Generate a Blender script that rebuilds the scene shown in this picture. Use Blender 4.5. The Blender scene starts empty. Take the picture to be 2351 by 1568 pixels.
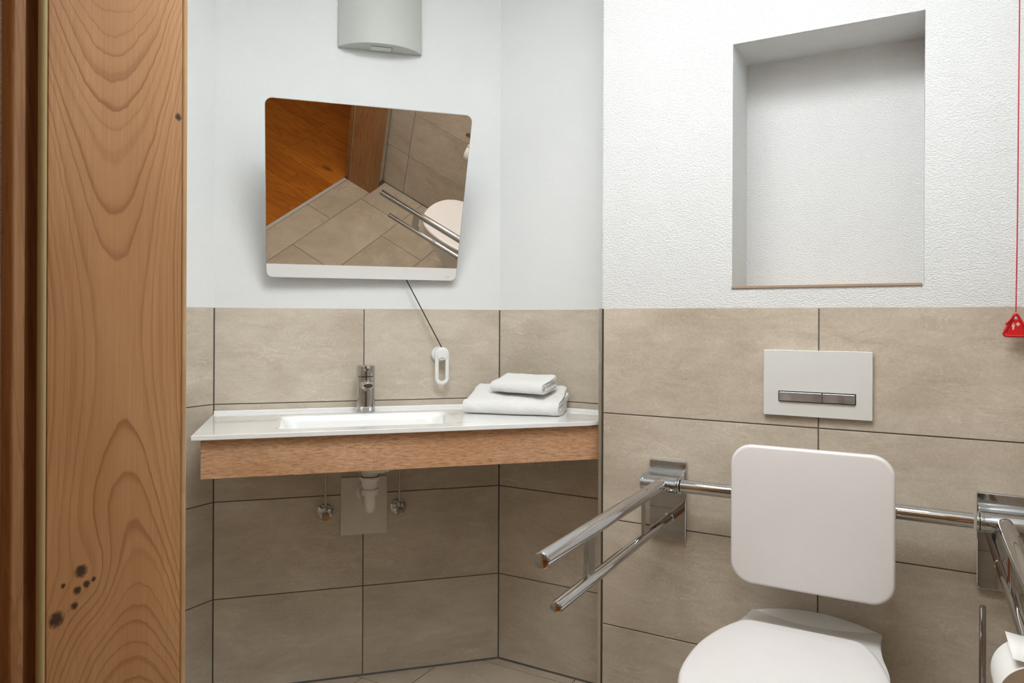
import bpy, bmesh, math, random
from mathutils import Vector, Matrix, noise
C = bpy.context.scene.collection
R = math.radians
PI = math.pi

# ------------------------------------------------------------------ camera, light, exposure
cd = bpy.data.cameras.new('camera'); cam = bpy.data.objects.new('camera', cd); C.objects.link(cam)
cd.sensor_fit = 'HORIZONTAL'; cd.sensor_width = 36.0; cd.lens = 25.226
cd.shift_y = -0.0210; cd.clip_start = 0.02
cam.matrix_world = (Matrix.Translation((0, 0, 1.1606)) @ Matrix.Rotation(0.513048, 4, 'Z')
                    @ Matrix.Rotation(PI/2, 4, 'X') @ Matrix.Rotation(0.00437, 4, 'Z'))
bpy.context.scene.camera = cam
w = bpy.data.worlds.new('world'); bpy.context.scene.world = w; w.use_nodes = True
w.node_tree.nodes['Background'].inputs[0].default_value = (0.9, 0.95, 1, 1)
w.node_tree.nodes['Background'].inputs[1].default_value = 0.0
LAMP = 14.2
HALL_FILL = 4.4  # strength of the added corridor fill that lifts the lower parts of the room
vs = bpy.context.scene.view_settings
vs.view_transform = 'Standard'; vs.look = 'None'; vs.gamma = 1; vs.use_curve_mapping = False
vs.exposure = 0.0

# ------------------------------------------------------------------ helpers
def setp(o, label=None, cat=None, group=None, kind=None):
    if label: o['label'] = label
    if cat: o['category'] = cat
    if group: o['group'] = group
    if kind: o['kind'] = kind
    return o
def empty(name, loc=(0,0,0), rz=0, mat=None):
    o = bpy.data.objects.new(name, None); C.objects.link(o)
    if mat is not None: o.matrix_world = mat
    else:
        o.location = loc; o.rotation_euler = (0,0,rz)
    o.empty_display_size = 0.05
    return o
def obj(name, bm, mat, parent=None, smooth=False, bevel=0, seg=2, sub=0, solid=0, sharp=42):
    me = bpy.data.meshes.new(name)
    bmesh.ops.recalc_face_normals(bm, faces=bm.faces)
    bm.to_mesh(me); bm.free()
    me.materials.append(mat)
    o = bpy.data.objects.new(name, me); C.objects.link(o)
    if parent is not None: o.parent = parent
    if smooth:
        for p in me.polygons: p.use_smooth = True
        me.set_sharp_from_angle(angle=R(sharp))
    if solid:
        m = o.modifiers.new('s', 'SOLIDIFY'); m.thickness = solid; m.offset = -1
    if bevel:
        m = o.modifiers.new('b', 'BEVEL'); m.width = bevel; m.segments = seg; m.limit_method = 'ANGLE'; m.angle_limit = R(35)
        if seg > 1:
            for p in me.polygons: p.use_smooth = True
            m.harden_normals = True
    if sub:
        m = o.modifiers.new('d', 'SUBSURF'); m.levels = sub; m.render_levels = sub
    return o
def NB(): return bmesh.new()
def box(bm, a, b, mtx=None):
    v = [bm.verts.new((x,y,z)) for x in (a[0],b[0]) for y in (a[1],b[1]) for z in (a[2],b[2])]
    for f in ((0,1,3,2),(4,6,7,5),(0,4,5,1),(2,3,7,6),(0,2,6,4),(1,5,7,3)):
        bm.faces.new([v[i] for i in f])
    if mtx:
        for q in v: q.co = mtx @ q.co
    return v
def prism(bm, pts, z0, z1):
    lo = [bm.verts.new((x,y,z0)) for x,y in pts]; hi = [bm.verts.new((x,y,z1)) for x,y in pts]
    n = len(pts)
    bm.faces.new(lo[::-1]); bm.faces.new(hi)
    for i in range(n): bm.faces.new((lo[i], lo[(i+1)%n], hi[(i+1)%n], hi[i]))
def frame_of(d):
    d = d.normalized(); a = Vector((0,0,1)) if abs(d.z) < .9 else Vector((1,0,0))
    u = d.cross(a).normalized(); return u, d.cross(u).normalized()
def loft(bm, rings, cap=True, closed=True):
    vr = [[bm.verts.new(p) for p in r] for r in rings]
    n = len(vr[0])
    for a, b in zip(vr, vr[1:]):
        for i in range(n if closed else n-1):
            bm.faces.new((a[i], a[(i+1)%n], b[(i+1)%n], b[i]))
    if cap:
        bm.faces.new(vr[0][::-1]); bm.faces.new(vr[-1])
    return vr
def tube(bm, pts, r, seg=20, cap=True):
    pts = [Vector(p) for p in pts]; rr = r if isinstance(r, (list, tuple)) else [r]*len(pts)
    rings = []; u = None
    for i, p in enumerate(pts):
        d = (pts[min(i+1,len(pts)-1)] - pts[max(i-1,0)]).normalized()
        if u is None: u, _ = frame_of(d)
        u = (u - d*u.dot(d)).normalized(); v = d.cross(u)
        rings.append([p + (u*math.cos(2*PI*k/seg) + v*math.sin(2*PI*k/seg))*rr[i] for k in range(seg)])
    loft(bm, rings, cap)
def lathe(bm, p0, d, prof, seg=32):
    """prof: list of (distance along d, radius)"""
    p0 = Vector(p0); d = Vector(d).normalized(); u, v = frame_of(d)
    loft(bm, [[p0 + d*t + (u*math.cos(2*PI*k/seg)+v*math.sin(2*PI*k/seg))*max(r,1e-4) for k in range(seg)] for t, r in prof])
def rrect(w, h, r, n=8, cx=0, cz=0):
    P = []
    for (sx, sz, a0) in ((1,1,0),(-1,1,90),(-1,-1,180),(1,-1,270)):
        for k in range(n+1):
            a = R(a0 + 90*k/n); P.append((cx+sx*(w/2-r)+r*math.cos(a), cz+sz*(h/2-r)+r*math.sin(a)))
    return P
def slab_xz(bm, P, y0, y1, bev=0, n=3):
    """outline P in x,z extruded from y0 to y1, with rounded edges by insetting toward the centroid"""
    cx = sum(p[0] for p in P)/len(P); cz = sum(p[1] for p in P)/len(P)
    wx = max(p[0] for p in P)-cx; wz = max(p[1] for p in P)-cz
    def ring(y, ins): return [(cx+(x-cx)*(1-ins/wx), y, cz+(z-cz)*(1-ins/wz)) for x,z in P]
    rings = []
    if bev:
        for k in range(n+1):
            a = PI/2*k/n; rings.append(ring(y0+bev*(1-math.sin(a)), bev*(1-math.cos(a))))
        rings = [ring(y0 + bev*(1-math.sin(PI/2*k/n)) if False else y0 + bev*(1-math.cos(PI/2*k/n)), bev*(1-math.sin(PI/2*k/n))) for k in range(n+1)]
        rings += [ring(y1 - bev*(1-math.cos(PI/2*k/n)), bev*(1-math.sin(PI/2*k/n))) for k in range(n,-1,-1)]
    else: rings = [ring(y0,0), ring(y1,0)]
    loft(bm, rings)
def catmull(P, n=6, closed=False):
    out = []; L = len(P)
    rng = range(L) if closed else range(L-1)
    for i in rng:
        p0 = P[(i-1)%L] if closed else P[max(i-1,0)]; p1 = P[i]; p2 = P[(i+1)%L]; p3 = P[(i+2)%L] if closed else P[min(i+2,L-1)]
        for k in range(n):
            t = k/n
            out.append(tuple(.5*((2*b)+(-a+c)*t+(2*a-5*b+4*c-d)*t*t+(-a+3*b-3*c+d)*t**3) for a,b,c,d in zip(p0,p1,p2,p3)))
    if not closed: out.append(tuple(P[-1]))
    return out
def clip(poly, a, b, c):
    """keep a*x+b*y<=c"""
    out = []
    for i in range(len(poly)):
        p, q = poly[i], poly[(i+1)%len(poly)]
        dp, dq = a*p[0]+b*p[1]-c, a*q[0]+b*q[1]-c
        if dp <= 0: out.append(p)
        if (dp < 0 < dq) or (dq < 0 < dp):
            t = dp/(dp-dq); out.append((p[0]+(q[0]-p[0])*t, p[1]+(q[1]-p[1])*t))
    return out

# ------------------------------------------------------------------ materials
class G:
    def __init__(s, name):
        s.m = bpy.data.materials.new(name); s.m.use_nodes = True; s.t = s.m.node_tree; s.n = s.t.nodes
        s.b = s.n['Principled BSDF']
    def new(s, ty, **kw):
        x = s.n.new(ty)
        for k, v in kw.items(): setattr(x, k, v)
        return x
    def inp(s, node, key, v):
        i = node.inputs[key]
        if hasattr(v, 'links') or isinstance(v, bpy.types.NodeSocket): s.t.links.new(v, i)
        else: i.default_value = v
    def math(s, op, a, b=0.0, c=0.0, clamp=False):
        x = s.new('ShaderNodeMath', operation=op, use_clamp=clamp); s.inp(x,0,a); s.inp(x,1,b); s.inp(x,2,c); return x.outputs[0]
    def coord(s): return s.new('ShaderNodeTexCoord').outputs['Object']
    def mapping(s, v, loc=(0,0,0), rot=(0,0,0), sc=(1,1,1)):
        x = s.new('ShaderNodeMapping'); s.inp(x,'Vector',v); s.inp(x,'Location',loc); s.inp(x,'Rotation',rot); s.inp(x,'Scale',sc); return x.outputs[0]
    def noise(s, v, scale, detail=2, rough=.5, dist=0, col=False):
        x = s.new('ShaderNodeTexNoise'); s.inp(x,'Vector',v); s.inp(x,'Scale',scale); s.inp(x,'Detail',detail); s.inp(x,'Roughness',rough); s.inp(x,'Distortion',dist)
        return x.outputs['Color' if col else 'Fac']
    def ramp(s, f, stops):
        x = s.new('ShaderNodeValToRGB'); s.inp(x,'Fac',f); e = x.color_ramp.elements
        while len(e) < len(stops): e.new(.5)
        for k, (p, c) in enumerate(stops):
            e[k].position = p; e[k].color = (c,c,c,1) if isinstance(c,(int,float)) else (*c,1)
        return x.outputs['Color']
    def mix(s, f, a, b, mode='MIX'):
        x = s.new('ShaderNodeMix', data_type='RGBA', blend_type=mode); s.inp(x,0,f)
        s.inp(x,6,a if not isinstance(a,tuple) else (*a,1)); s.inp(x,7,b if not isinstance(b,tuple) else (*b,1)); return x.outputs[2]
    def rng(s, v, a, b, c, d):
        x = s.new('ShaderNodeMapRange'); s.inp(x,0,v); s.inp(x,1,a); s.inp(x,2,b); s.inp(x,3,c); s.inp(x,4,d); return x.outputs[0]
    def bump(s, h, strength=1, dist=.001, normal=None):
        x = s.new('ShaderNodeBump'); s.inp(x,'Height',h); s.inp(x,'Strength',strength); s.inp(x,'Distance',dist)
        if normal is not None: s.inp(x,'Normal',normal)
        s.inp(s.b,'Normal',x.outputs[0]); return x.outputs[0]
    def set(s, **kw):
        for k, v in kw.items(): s.inp(s.b, k.replace('_',' '), v)
def srgb(r, g, b):
    f = lambda c: (c/255/12.92) if c/255 <= .04045 else ((c/255+.055)/1.055)**2.4
    return (f(r), f(g), f(b))
def plain(name, col, rough=.5, metal=0, coat=0, spec=.5, var=.03, sc=20):
    g = G(name); n = g.noise(g.coord(), sc, 3)
    f = g.rng(n, .3, .7, 1-var, 1+var)
    x = g.new('ShaderNodeVectorMath', operation='SCALE'); g.inp(x,0,col); g.inp(x,3,f)
    g.inp(g.b,'Base Color',x.outputs[0])
    g.set(Roughness=rough, Metallic=metal); g.inp(g.b,'Coat Weight',coat); g.inp(g.b,'Specular IOR Level',spec)
    return g.m
def plaster(name, grain, depth):
    g = G(name); c = g.coord()
    n1 = g.noise(g.mapping(c, sc=(1,1,1.5)), grain, 3, .6)
    n2 = g.noise(c, grain*.35, 2); n3 = g.noise(c, 3, 3)
    h = g.math('ADD', g.ramp(n1, [(.38,0),(.62,1)]), g.math('MULTIPLY', n2, .5))
    g.bump(h, 1, depth)
    g.inp(g.b,'Base Color', g.mix(g.rng(n3,.3,.7,0,1), (.80,.812,.805), (.83,.842,.835)))
    g.set(Roughness=.92); g.inp(g.b,'Specular IOR Level',.2)
    return g.m
M_PL = plaster('white_plaster', 300, .00045)
M_PL2 = plaster('coarse_white_plaster', 210, .0011)
def tile_mat(name, a, b, rough=.42):
    g = G(name); c = g.coord(); oi = g.new('ShaderNodeObjectInfo')
    r = oi.outputs['Random']
    off = g.new('ShaderNodeCombineXYZ'); g.inp(off,0,g.math('MULTIPLY',r,37)); g.inp(off,1,g.math('MULTIPLY',r,91)); g.inp(off,2,g.math('MULTIPLY',r,53))
    va = g.new('ShaderNodeVectorMath', operation='ADD'); g.inp(va,0,c); g.inp(va,1,off.outputs[0]); v = va.outputs[0]
    big = g.noise(g.mapping(v, sc=(1,1,1.7)), 3.2, 5, .6, .6)
    med = g.noise(g.mapping(v, rot=(0,.5,0), sc=(.7,.7,2.2)), 11, 6, .7, 1.0)
    fine = g.noise(v, 170, 3, .7); grit = g.noise(v, 520, 2, .6)
    f = g.math('ADD', g.math('MULTIPLY', g.rng(big,.28,.72,0,1), .58), g.math('MULTIPLY', g.rng(med,.25,.75,0,1), .42))
    f = g.math('ADD', f, g.math('MULTIPLY', g.math('SUBTRACT', fine, .5), .75))
    col = g.mix(g.math('ADD', f, 0, clamp=True), a, b)
    vein = g.noise(g.mapping(v, rot=(0,.9,0), sc=(1,1,2.6)), 3.4, 7, .62, 1.4)
    vl = g.rng(g.math('ABSOLUTE', g.math('SUBTRACT', vein, .5)), 0, .006, 1, 0)
    msk = g.rng(g.noise(v, 4.1, 2), .5, .62, 0, .34)
    col = g.mix(g.math('MULTIPLY', vl, msk), col, tuple(x*.5 for x in a))
    vein2 = g.noise(g.mapping(v, rot=(0,-.4,0), sc=(1,1,3.5)), 5.3, 8, .6, .9)
    vl2 = g.rng(g.math('ABSOLUTE', g.math('SUBTRACT', vein2, .47)), 0, .012, 1, 0)
    col = g.mix(g.math('MULTIPLY', vl2, g.rng(g.noise(v, 3.3, 2), .48, .6, 0, .4)), col, tuple(min(1,x*1.25) for x in b))
    s = g.new('ShaderNodeVectorMath', operation='SCALE'); g.inp(s,0,col); g.inp(s,3,g.rng(r,0,1,.95,1.05))
    g.inp(g.b,'Base Color',s.outputs[0])
    g.bump(g.math('ADD', grit, g.math('MULTIPLY', med, 2)), .35, .0005)
    g.inp(g.b,'Roughness', g.rng(big,.3,.7,rough-.05,rough+.08)); g.inp(g.b,'Specular IOR Level',.45)
    return g.m
M_TILE = tile_mat('beige_concrete_tile', (.395,.325,.245), (.69,.615,.51))
M_FTILE = tile_mat('floor_concrete_tile', (.34,.275,.205), (.56,.485,.385))
M_GROUT = plain('dark_grout', (.12,.105,.085), .9, var=.1, sc=200)
def chrome(name, col=(.55,.555,.565), rough=.04):
    g = G(name); n = g.noise(g.coord(), 30, 2)
    g.inp(g.b,'Base Color',(*col,1)); g.set(Metallic=1.0); g.inp(g.b,'Roughness', g.rng(n,.3,.7,rough*.8,rough*1.3)); return g.m
M_CH = chrome('polished_chrome')
M_STEEL = chrome('brushed_steel', (.66,.62,.56), .36)
M_BTN = chrome('brushed_button_steel', (.66,.69,.74), .36)
def mirror_mat():
    g = G('mirror_silver'); g.inp(g.b,'Base Color',(.875,.81,.735,1)); g.set(Metallic=1.0, Roughness=0.0); return g.m
M_MIR = mirror_mat()
M_CER = plain('white_ceramic', (.83,.84,.835), .08, coat=.4, var=.01)
M_GLZ = plain('white_mineral_top', (.91,.915,.905), .10, coat=.5, var=.008)
M_SEAT = plain('white_seat_plastic', (.80,.775,.765), .26, var=.01)
M_PLA = plain('white_plastic', (.80,.80,.785), .33, var=.012)
M_GREY = plain('pale_grey_plastic', (.545,.56,.525), .55, var=.015)
M_TRAP = plain('grey_white_pipe_plastic', (.80,.78,.73), .4, var=.02)
M_PANEL = plain('greyish_cover_plate', (.68,.63,.56), .5, var=.03)
M_FLUSH = plain('white_glass', (.74,.74,.715), .16, coat=.6, var=.008)
M_BLACK = plain('black_rubber', (.012,.012,.012), .5, var=.1)
M_DGREY = plain('dark_grey_print', (.16,.17,.17), .5)
M_LOGO = plain('pale_grey_print', (.45,.45,.43), .5)
M_SEAL = plain('pale_door_seal', (.42,.33,.16), .6)
M_SIL = plain('dark_silicone', (.07,.065,.055), .6, var=.05)
M_RED = plain('red_plastic', (.60,.008,.010), .28, var=.04)
M_RCORD = plain('red_cord', (.55,.03,.05), .7, var=.1, sc=400)
M_PINK = plain('pale_pink_print', (.75,.45,.43), .5)
M_ROLL_SHADE = plain('shaded_roll_end', (.50,.40,.30), .9, var=.05, sc=120)  # paper end facing the corridor, its tan shade put into the colour
M_CORE = plain('brown_cardboard', (.22,.15,.09), .9, var=.05)
def paper_mat():
    g = G('toilet_paper'); n = g.noise(g.coord(), 500, 2); g.bump(n, .5, .0004)
    g.inp(g.b,'Base Color',(.84,.83,.80,1)); g.set(Roughness=.95); return g.m
M_PAPER = paper_mat()
def terry():
    g = G('white_terry_cloth'); c = g.coord()
    n = g.noise(c, 620, 2, .7); v = g.new('ShaderNodeTexVoronoi'); g.inp(v,'Vector',c); g.inp(v,'Scale',420)
    g.bump(g.math('ADD', n, v.outputs['Distance']), 1, .0014)
    g.inp(g.b,'Base Color', g.mix(g.rng(n,.3,.7,0,1), (.90,.90,.87), (.96,.96,.94))); g.set(Roughness=1.0)
    g.inp(g.b,'Sheen Weight',.4); return g.m
M_TERRY = terry()
def oak_jamb():
    """flat-sawn oak: nested arches opening upward above z0 and downward below; y across, z along"""
    g = G('oak_cathedral_grain'); c = g.coord()
    w1 = g.noise(g.mapping(c, sc=(1,1,.35)), 9, 3, .5); w2 = g.noise(g.mapping(c, sc=(1,1,.5)), 45, 3, .6)
    sx = g.new('ShaderNodeSeparateXYZ'); g.inp(sx,0,c); y, z = sx.outputs[1], sx.outputs[2]
    y = g.math('ADD', y, g.math('MULTIPLY', g.math('SUBTRACT', w1, .5), .020))
    y = g.math('ADD', y, g.math('MULTIPLY', g.math('SUBTRACT', w2, .5), .0030))
    z = g.math('ADD', z, g.math('MULTIPLY', g.math('SUBTRACT', g.noise(g.mapping(c, sc=(1,1,.6)), 26, 3, .6), .5), .022))
    z = g.math('SUBTRACT', z, g.math('MULTIPLY', g.math('SUBTRACT', y, .500), .55))
    yc = g.math('SUBTRACT', y, .497); zc = g.math('SUBTRACT', z, 1.135)
    # knot: circular swirl
    ky = g.math('SUBTRACT', sx.outputs[1], .468); kz = g.math('SUBTRACT', sx.outputs[2], .868)
    k2 = g.math('ADD', g.math('POWER', g.math('MULTIPLY', ky, 1/.035), 2), g.math('POWER', g.math('MULTIPLY', kz, 1/.055), 2))
    kb = g.math('POWER', 2.718, g.math('MULTIPLY', k2, -1))
    f = g.math('SUBTRACT', g.math('DIVIDE', g.math('MULTIPLY', yc, yc), .00105), g.math('DIVIDE', g.math('MULTIPLY', zc, zc), .0165))
    f = g.math('ADD', f, g.math('MULTIPLY', kb, 3.2)); f = g.math('ADD', f, .45)
    v1 = g.new('ShaderNodeCombineXYZ'); g.inp(v1,0,g.math('MULTIPLY', f, .9)); g.inp(v1,1,g.math('MULTIPLY', z, 1.2))
    f = g.math('ADD', f, g.math('MULTIPLY', g.math('SUBTRACT', g.noise(v1.outputs[0], 1, 2), .5), 1.5))
    fr = g.math('FRACT', f)
    v2 = g.new('ShaderNodeCombineXYZ'); g.inp(v2,0,g.math('FLOOR', f)); g.inp(v2,1,g.math('MULTIPLY', sx.outputs[2], .8))
    amp = g.rng(g.noise(v2.outputs[0], .73, 1), .35, .65, .25, 1.0)
    ring = g.ramp(fr, [(0,.30),(.07,.04),(.45,.02),(.72,.22),(.90,.95),(.96,1.0),(1.0,.55)])
    ring = g.math('MULTIPLY', ring, amp)
    fib = g.noise(g.mapping(c, sc=(1,420,6)), 1, 3, .7); por = g.noise(g.mapping(c, sc=(1,900,26)), 1, 2, .6)
    tone = g.noise(g.mapping(c, sc=(1,2,.6)), 5, 3)
    col = g.mix(g.rng(tone,.3,.7,0,1), (.47,.235,.095), (.585,.325,.150))
    col = g.mix(g.math('MULTIPLY', ring, .72), col, (.27,.105,.030))
    col = g.mix(g.rng(fib,.35,.7,0,.22), col, (.23,.10,.035))
    col = g.mix(g.rng(por,.6,.75,0,.25), col, (.15,.06,.02))
    # dark knots
    for (a, b, r) in ((.456,.882,.0052),(.452,.862,.0035),(.430,.838,.0062),(.449,.846,.003),(.462,.866,.003),(.573,1.411,.0034),(.437,.872,.002),(.470,.869,.002)):
        da = g.math('POWER', g.math('MULTIPLY', g.math('SUBTRACT', sx.outputs[1], a), 1/r), 2)
        db = g.math('POWER', g.math('MULTIPLY', g.math('SUBTRACT', sx.outputs[2], b), 1/(r*1.1)), 2)
        d = g.math('ADD', g.math('ADD', da, db), g.math('MULTIPLY', g.math('SUBTRACT', g.noise(c, 260, 3), .5), 2.4))
        col = g.mix(g.rng(d,.5,2.4,.92,0), col, (.03,.014,.008))
    g.inp(g.b,'Base Color', col); g.inp(g.b,'Roughness', g.rng(ring,0,1,.5,.6)); g.inp(g.b,'Specular IOR Level',.35)
    g.bump(g.math('ADD', fib, g.math('MULTIPLY', ring, -.6)), .4, .0005)
    return g.m
M_JAMB = oak_jamb()
def oak(name, a, b, d, axis, warp=1.0, fine=300, rough=.5, rings=26, random_off=False, knots=0):
    """straight-grained oak with the grain along the given axis (0,1,2)"""
    g = G(name); c = g.coord()
    if random_off:
        r = g.new('ShaderNodeObjectInfo').outputs['Random']
        off = g.new('ShaderNodeCombineXYZ')
        for i,k in enumerate((17,31,47)): g.inp(off,i,g.math('MULTIPLY',r,k))
        va = g.new('ShaderNodeVectorMath', operation='ADD'); g.inp(va,0,c); g.inp(va,1,off.outputs[0]); c = va.outputs[0]
    s1 = [1,1,1]; s1[axis] = .16; s2 = [1,1,1]; s2[axis] = .03
    n = g.noise(g.mapping(c, sc=tuple(s1)), rings*.45, 4, .55, warp)
    fr = g.math('FRACT', g.math('MULTIPLY', n, 9))
    ring = g.ramp(fr, [(0,.2),(.15,0),(.6,.3),(.92,1),(1,.5)])
    fib = g.noise(g.mapping(c, sc=tuple(s2)), fine, 3, .7)
    tone = g.noise(g.mapping(c, sc=tuple(s1)), 4, 2)
    col = g.mix(g.rng(tone,.3,.7,0,1), a, b)
    col = g.mix(g.math('MULTIPLY', ring, .45), col, d)
    col = g.mix(g.rng(fib,.4,.7,0,.45), col, d)
    if knots:
        v = g.new('ShaderNodeTexVoronoi'); g.inp(v,'Vector',g.mapping(c, sc=tuple(1 if i!=axis else .5 for i in range(3)))); g.inp(v,'Scale',knots)
        col = g.mix(g.rng(v.outputs['Distance'],.05,.11,.95,0), col, (.02,.009,.004))
    g.inp(g.b,'Base Color', col); g.set(Roughness=rough); g.inp(g.b,'Specular IOR Level',.35)
    g.bump(fib, .4, .0005)
    return g.m
M_OAKV = oak('oak_vertical_grain', (.40,.20,.085), (.48,.26,.12), (.22,.09,.03), 2)
M_OAKEDGE = oak('oak_pale_edge', (.58,.36,.17), (.66,.44,.24), (.42,.24,.11), 2)
M_PLANK = oak('oiled_oak_plank', (.42,.125,.009), (.54,.185,.018), (.19,.045,.004), 1, rings=14, fine=180, random_off=True, rough=.45, knots=3.2)
def vanity_oak():
    g = G('sawn_oak_laminate'); c = g.coord()
    w1 = g.noise(g.mapping(c, sc=(1,1,2)), 5, 3, .5, .5)
    z = g.new('ShaderNodeSeparateXYZ'); g.inp(z,0,c)
    band = g.noise(g.mapping(c, sc=(.25,1,1)), 22, 4, .6, 1.6)
    fr = g.math('FRACT', g.math('MULTIPLY', band, 8))
    ring = g.ramp(fr, [(0,.3),(.2,0),(.7,.5),(.95,1),(1,.4)])
    fib = g.noise(g.mapping(c, rot=(0,.10,0), sc=(.09,1,1)), 520, 3, .65, .3)
    dash = g.noise(g.mapping(c, rot=(0,-.22,0), sc=(.13,1,1)), 300, 3, .6, .5)
    saw = g.noise(g.mapping(c, sc=(1,1,.02)), 330, 2, .6)
    sawm = g.noise(g.mapping(c, sc=(1,1,.6)), 14, 2)
    tone = g.noise(g.mapping(c, sc=(.5,1,2)), 7, 3)
    col = g.mix(g.rng(tone,.3,.7,0,1), (.62,.345,.185), (.76,.47,.285))
    col = g.mix(g.math('MULTIPLY', ring, .30), col, (.38,.19,.09))
    col = g.mix(g.rng(fib,.42,.66,0,.6), col, (.30,.145,.065))
    col = g.mix(g.rng(dash,.54,.66,0,.6), col, (.24,.11,.05))
    col = g.mix(g.math('MULTIPLY', g.rng(saw,.6,.72,0,.45), g.rng(sawm,.5,.6,0,1)), col, (.62,.46,.34))
    g.inp(g.b,'Base Color', col); g.set(Roughness=.5); g.inp(g.b,'Specular IOR Level',.35); g.bump(g.math('SUBTRACT', g.math('MULTIPLY',fib,-1), dash), .5, .0005)
    return g.m
M_VAN = vanity_oak()
def lamp_mat(st, col=(.955,.985,1,1)):
    g = G('lamp_diffuser'); g.inp(g.b,'Base Color',(.9,.9,.9,1)); g.inp(g.b,'Emission Color',col); g.inp(g.b,'Emission Strength',st); return g.m
M_LAMP = lamp_mat(LAMP); M_HALL_FILL = lamp_mat(HALL_FILL, (1,.74,.48,1))

# ------------------------------------------------------------------ room dimensions (metres)
XL, XR = -1.891, 0.27            # left and right walls
YF, YC = 0.560, 0.388            # room side and corridor side of the door wall
YT, YD = 1.9243, 2.1255          # toilet wall, recessed wall beside it
XT = -0.785                      # outer corner of the toilet wall
ZT = (0.0, .2912, .5926, .8952, 1.1952)   # tile rows
HC = 2.50
S2 = math.sqrt(.5)
LBX, LBY = -1.891, 1.4805        # corner left wall / corner wall
BDX, BDY = -1.246, 2.1255
BL = 0.912
TT = .008                        # tile thickness

def wall(name, bm, mat, label): return setp(obj(name, bm, mat), label, 'wall', kind='structure')
tile_cache = {}
def add_tile(parent, sx, sz, loc, rz, mat=None, thick=TT):
    """tile sx wide, sz high; its face looks along local -y; loc is the centre of the face"""
    key = (round(sx,4), round(sz,4), thick, (mat or M_TILE).name)
    if key not in tile_cache:
        bm = NB(); c = .0007
        o_ = [(-sx/2,-sz/2),(sx/2,-sz/2),(sx/2,sz/2),(-sx/2,sz/2)]
        i_ = [(-sx/2+c,-sz/2+c),(sx/2-c,-sz/2+c),(sx/2-c,sz/2-c),(-sx/2+c,sz/2-c)]
        loft(bm, [[(x,thick,z) for x,z in o_],[(x,c,z) for x,z in o_],[(x,0,z) for x,z in i_]])
        me = bpy.data.meshes.new('tile'); bmesh.ops.recalc_face_normals(bm, faces=bm.faces); bm.to_mesh(me); bm.free()
        me.materials.append(mat or M_TILE); tile_cache[key] = me
    o = bpy.data.objects.new('tile', tile_cache[key]); C.objects.link(o)
    o.parent = parent; o.location = loc; o.rotation_euler = (0,0,rz)
    return o
GAP = .0032
def tile_run(parent, origin, rz, cuts, rows=ZT):
    """cuts: positions along the local x axis from origin"""
    ca, sa = math.cos(rz), math.sin(rz)
    for a, b in zip(cuts, cuts[1:]):
        for z0, z1 in zip(rows, rows[1:]):
            zz0 = z0 + (.004 if z0 == 0 else GAP/2); zz1 = z1 - (GAP/2 if z1 != rows[-1] else 0)
            aa, bb = a + GAP/2, b - GAP/2
            m = (aa+bb)/2
            add_tile(parent, bb-aa, zz1-zz0, (origin[0]+ca*m, origin[1]+sa*m, (zz0+zz1)/2), rz)
def grout(parent, origin, rz, length):
    bm = NB(); mt = Matrix.Translation((origin[0],origin[1],0)) @ Matrix.Rotation(rz,4,'Z')
    box(bm, (0,.0016,0), (length,TT+.001,ZT[-1]-.001), mt)
    obj('grout', bm, M_GROUT, parent)

# ---- corner wall at 45 degrees (mirror wall)
OUT = .14
bm = NB()
prism(bm, [(LBX-TT*S2, LBY+TT*S2),(BDX-TT*S2, BDY+TT*S2),(BDX-OUT*S2+.02, BDY+OUT*S2+.06),(LBX-OUT*S2-.06, LBY+OUT*S2-.02)], 0, ZT[-1]-.002)
ox, oy = .001*S2, -.001*S2
prism(bm, [(LBX-.001*S2, LBY+.001*S2),(BDX-.001*S2, BDY+.001*S2),(BDX-OUT*S2+.02, BDY+OUT*S2+.06),(LBX-OUT*S2-.06, LBY+OUT*S2-.02)], ZT[-1]-.002, HC)
w_corner = wall('wall_corner', bm, M_PL, 'angled corner wall with white plaster above beige tiles, behind the mirror and washbasin')
grout(w_corner, (LBX, LBY), PI/4, BL); tile_run(w_corner, (LBX, LBY), PI/4, (0, .455, BL))
# ---- recessed wall
bm = NB()
box(bm, (BDX-.02, YD+TT, 0), (XT, YD+.14, ZT[-1]-.002)); box(bm, (BDX-.02, YD+.001, ZT[-1]-.002), (XT, YD+.14, HC))
w_rec = wall('wall_recess', bm, M_PL, 'narrow recessed wall between the angled corner wall and the toilet wall')
grout(w_rec, (BDX, YD), 0, XT-.012-BDX); tile_run(w_rec, (BDX, YD), 0, (0, XT-.012-BDX))
# ---- left wall
bm = NB()
box(bm, (XL-.14, YC, 0), (XL-TT, LBY+.06, ZT[-1]-.002)); box(bm, (XL-.14, YC, ZT[-1]-.002), (XL-.001, LBY+.02, HC))
w_left = wall('wall_left', bm, M_PL, 'left wall of white plaster over beige tiles, seen as a strip beside the oak door frame')
grout(w_left, (XL, YF), PI/2, LBY-YF); tile_run(w_left, (XL, YF), PI/2, (0, .32, LBY-YF))
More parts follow.
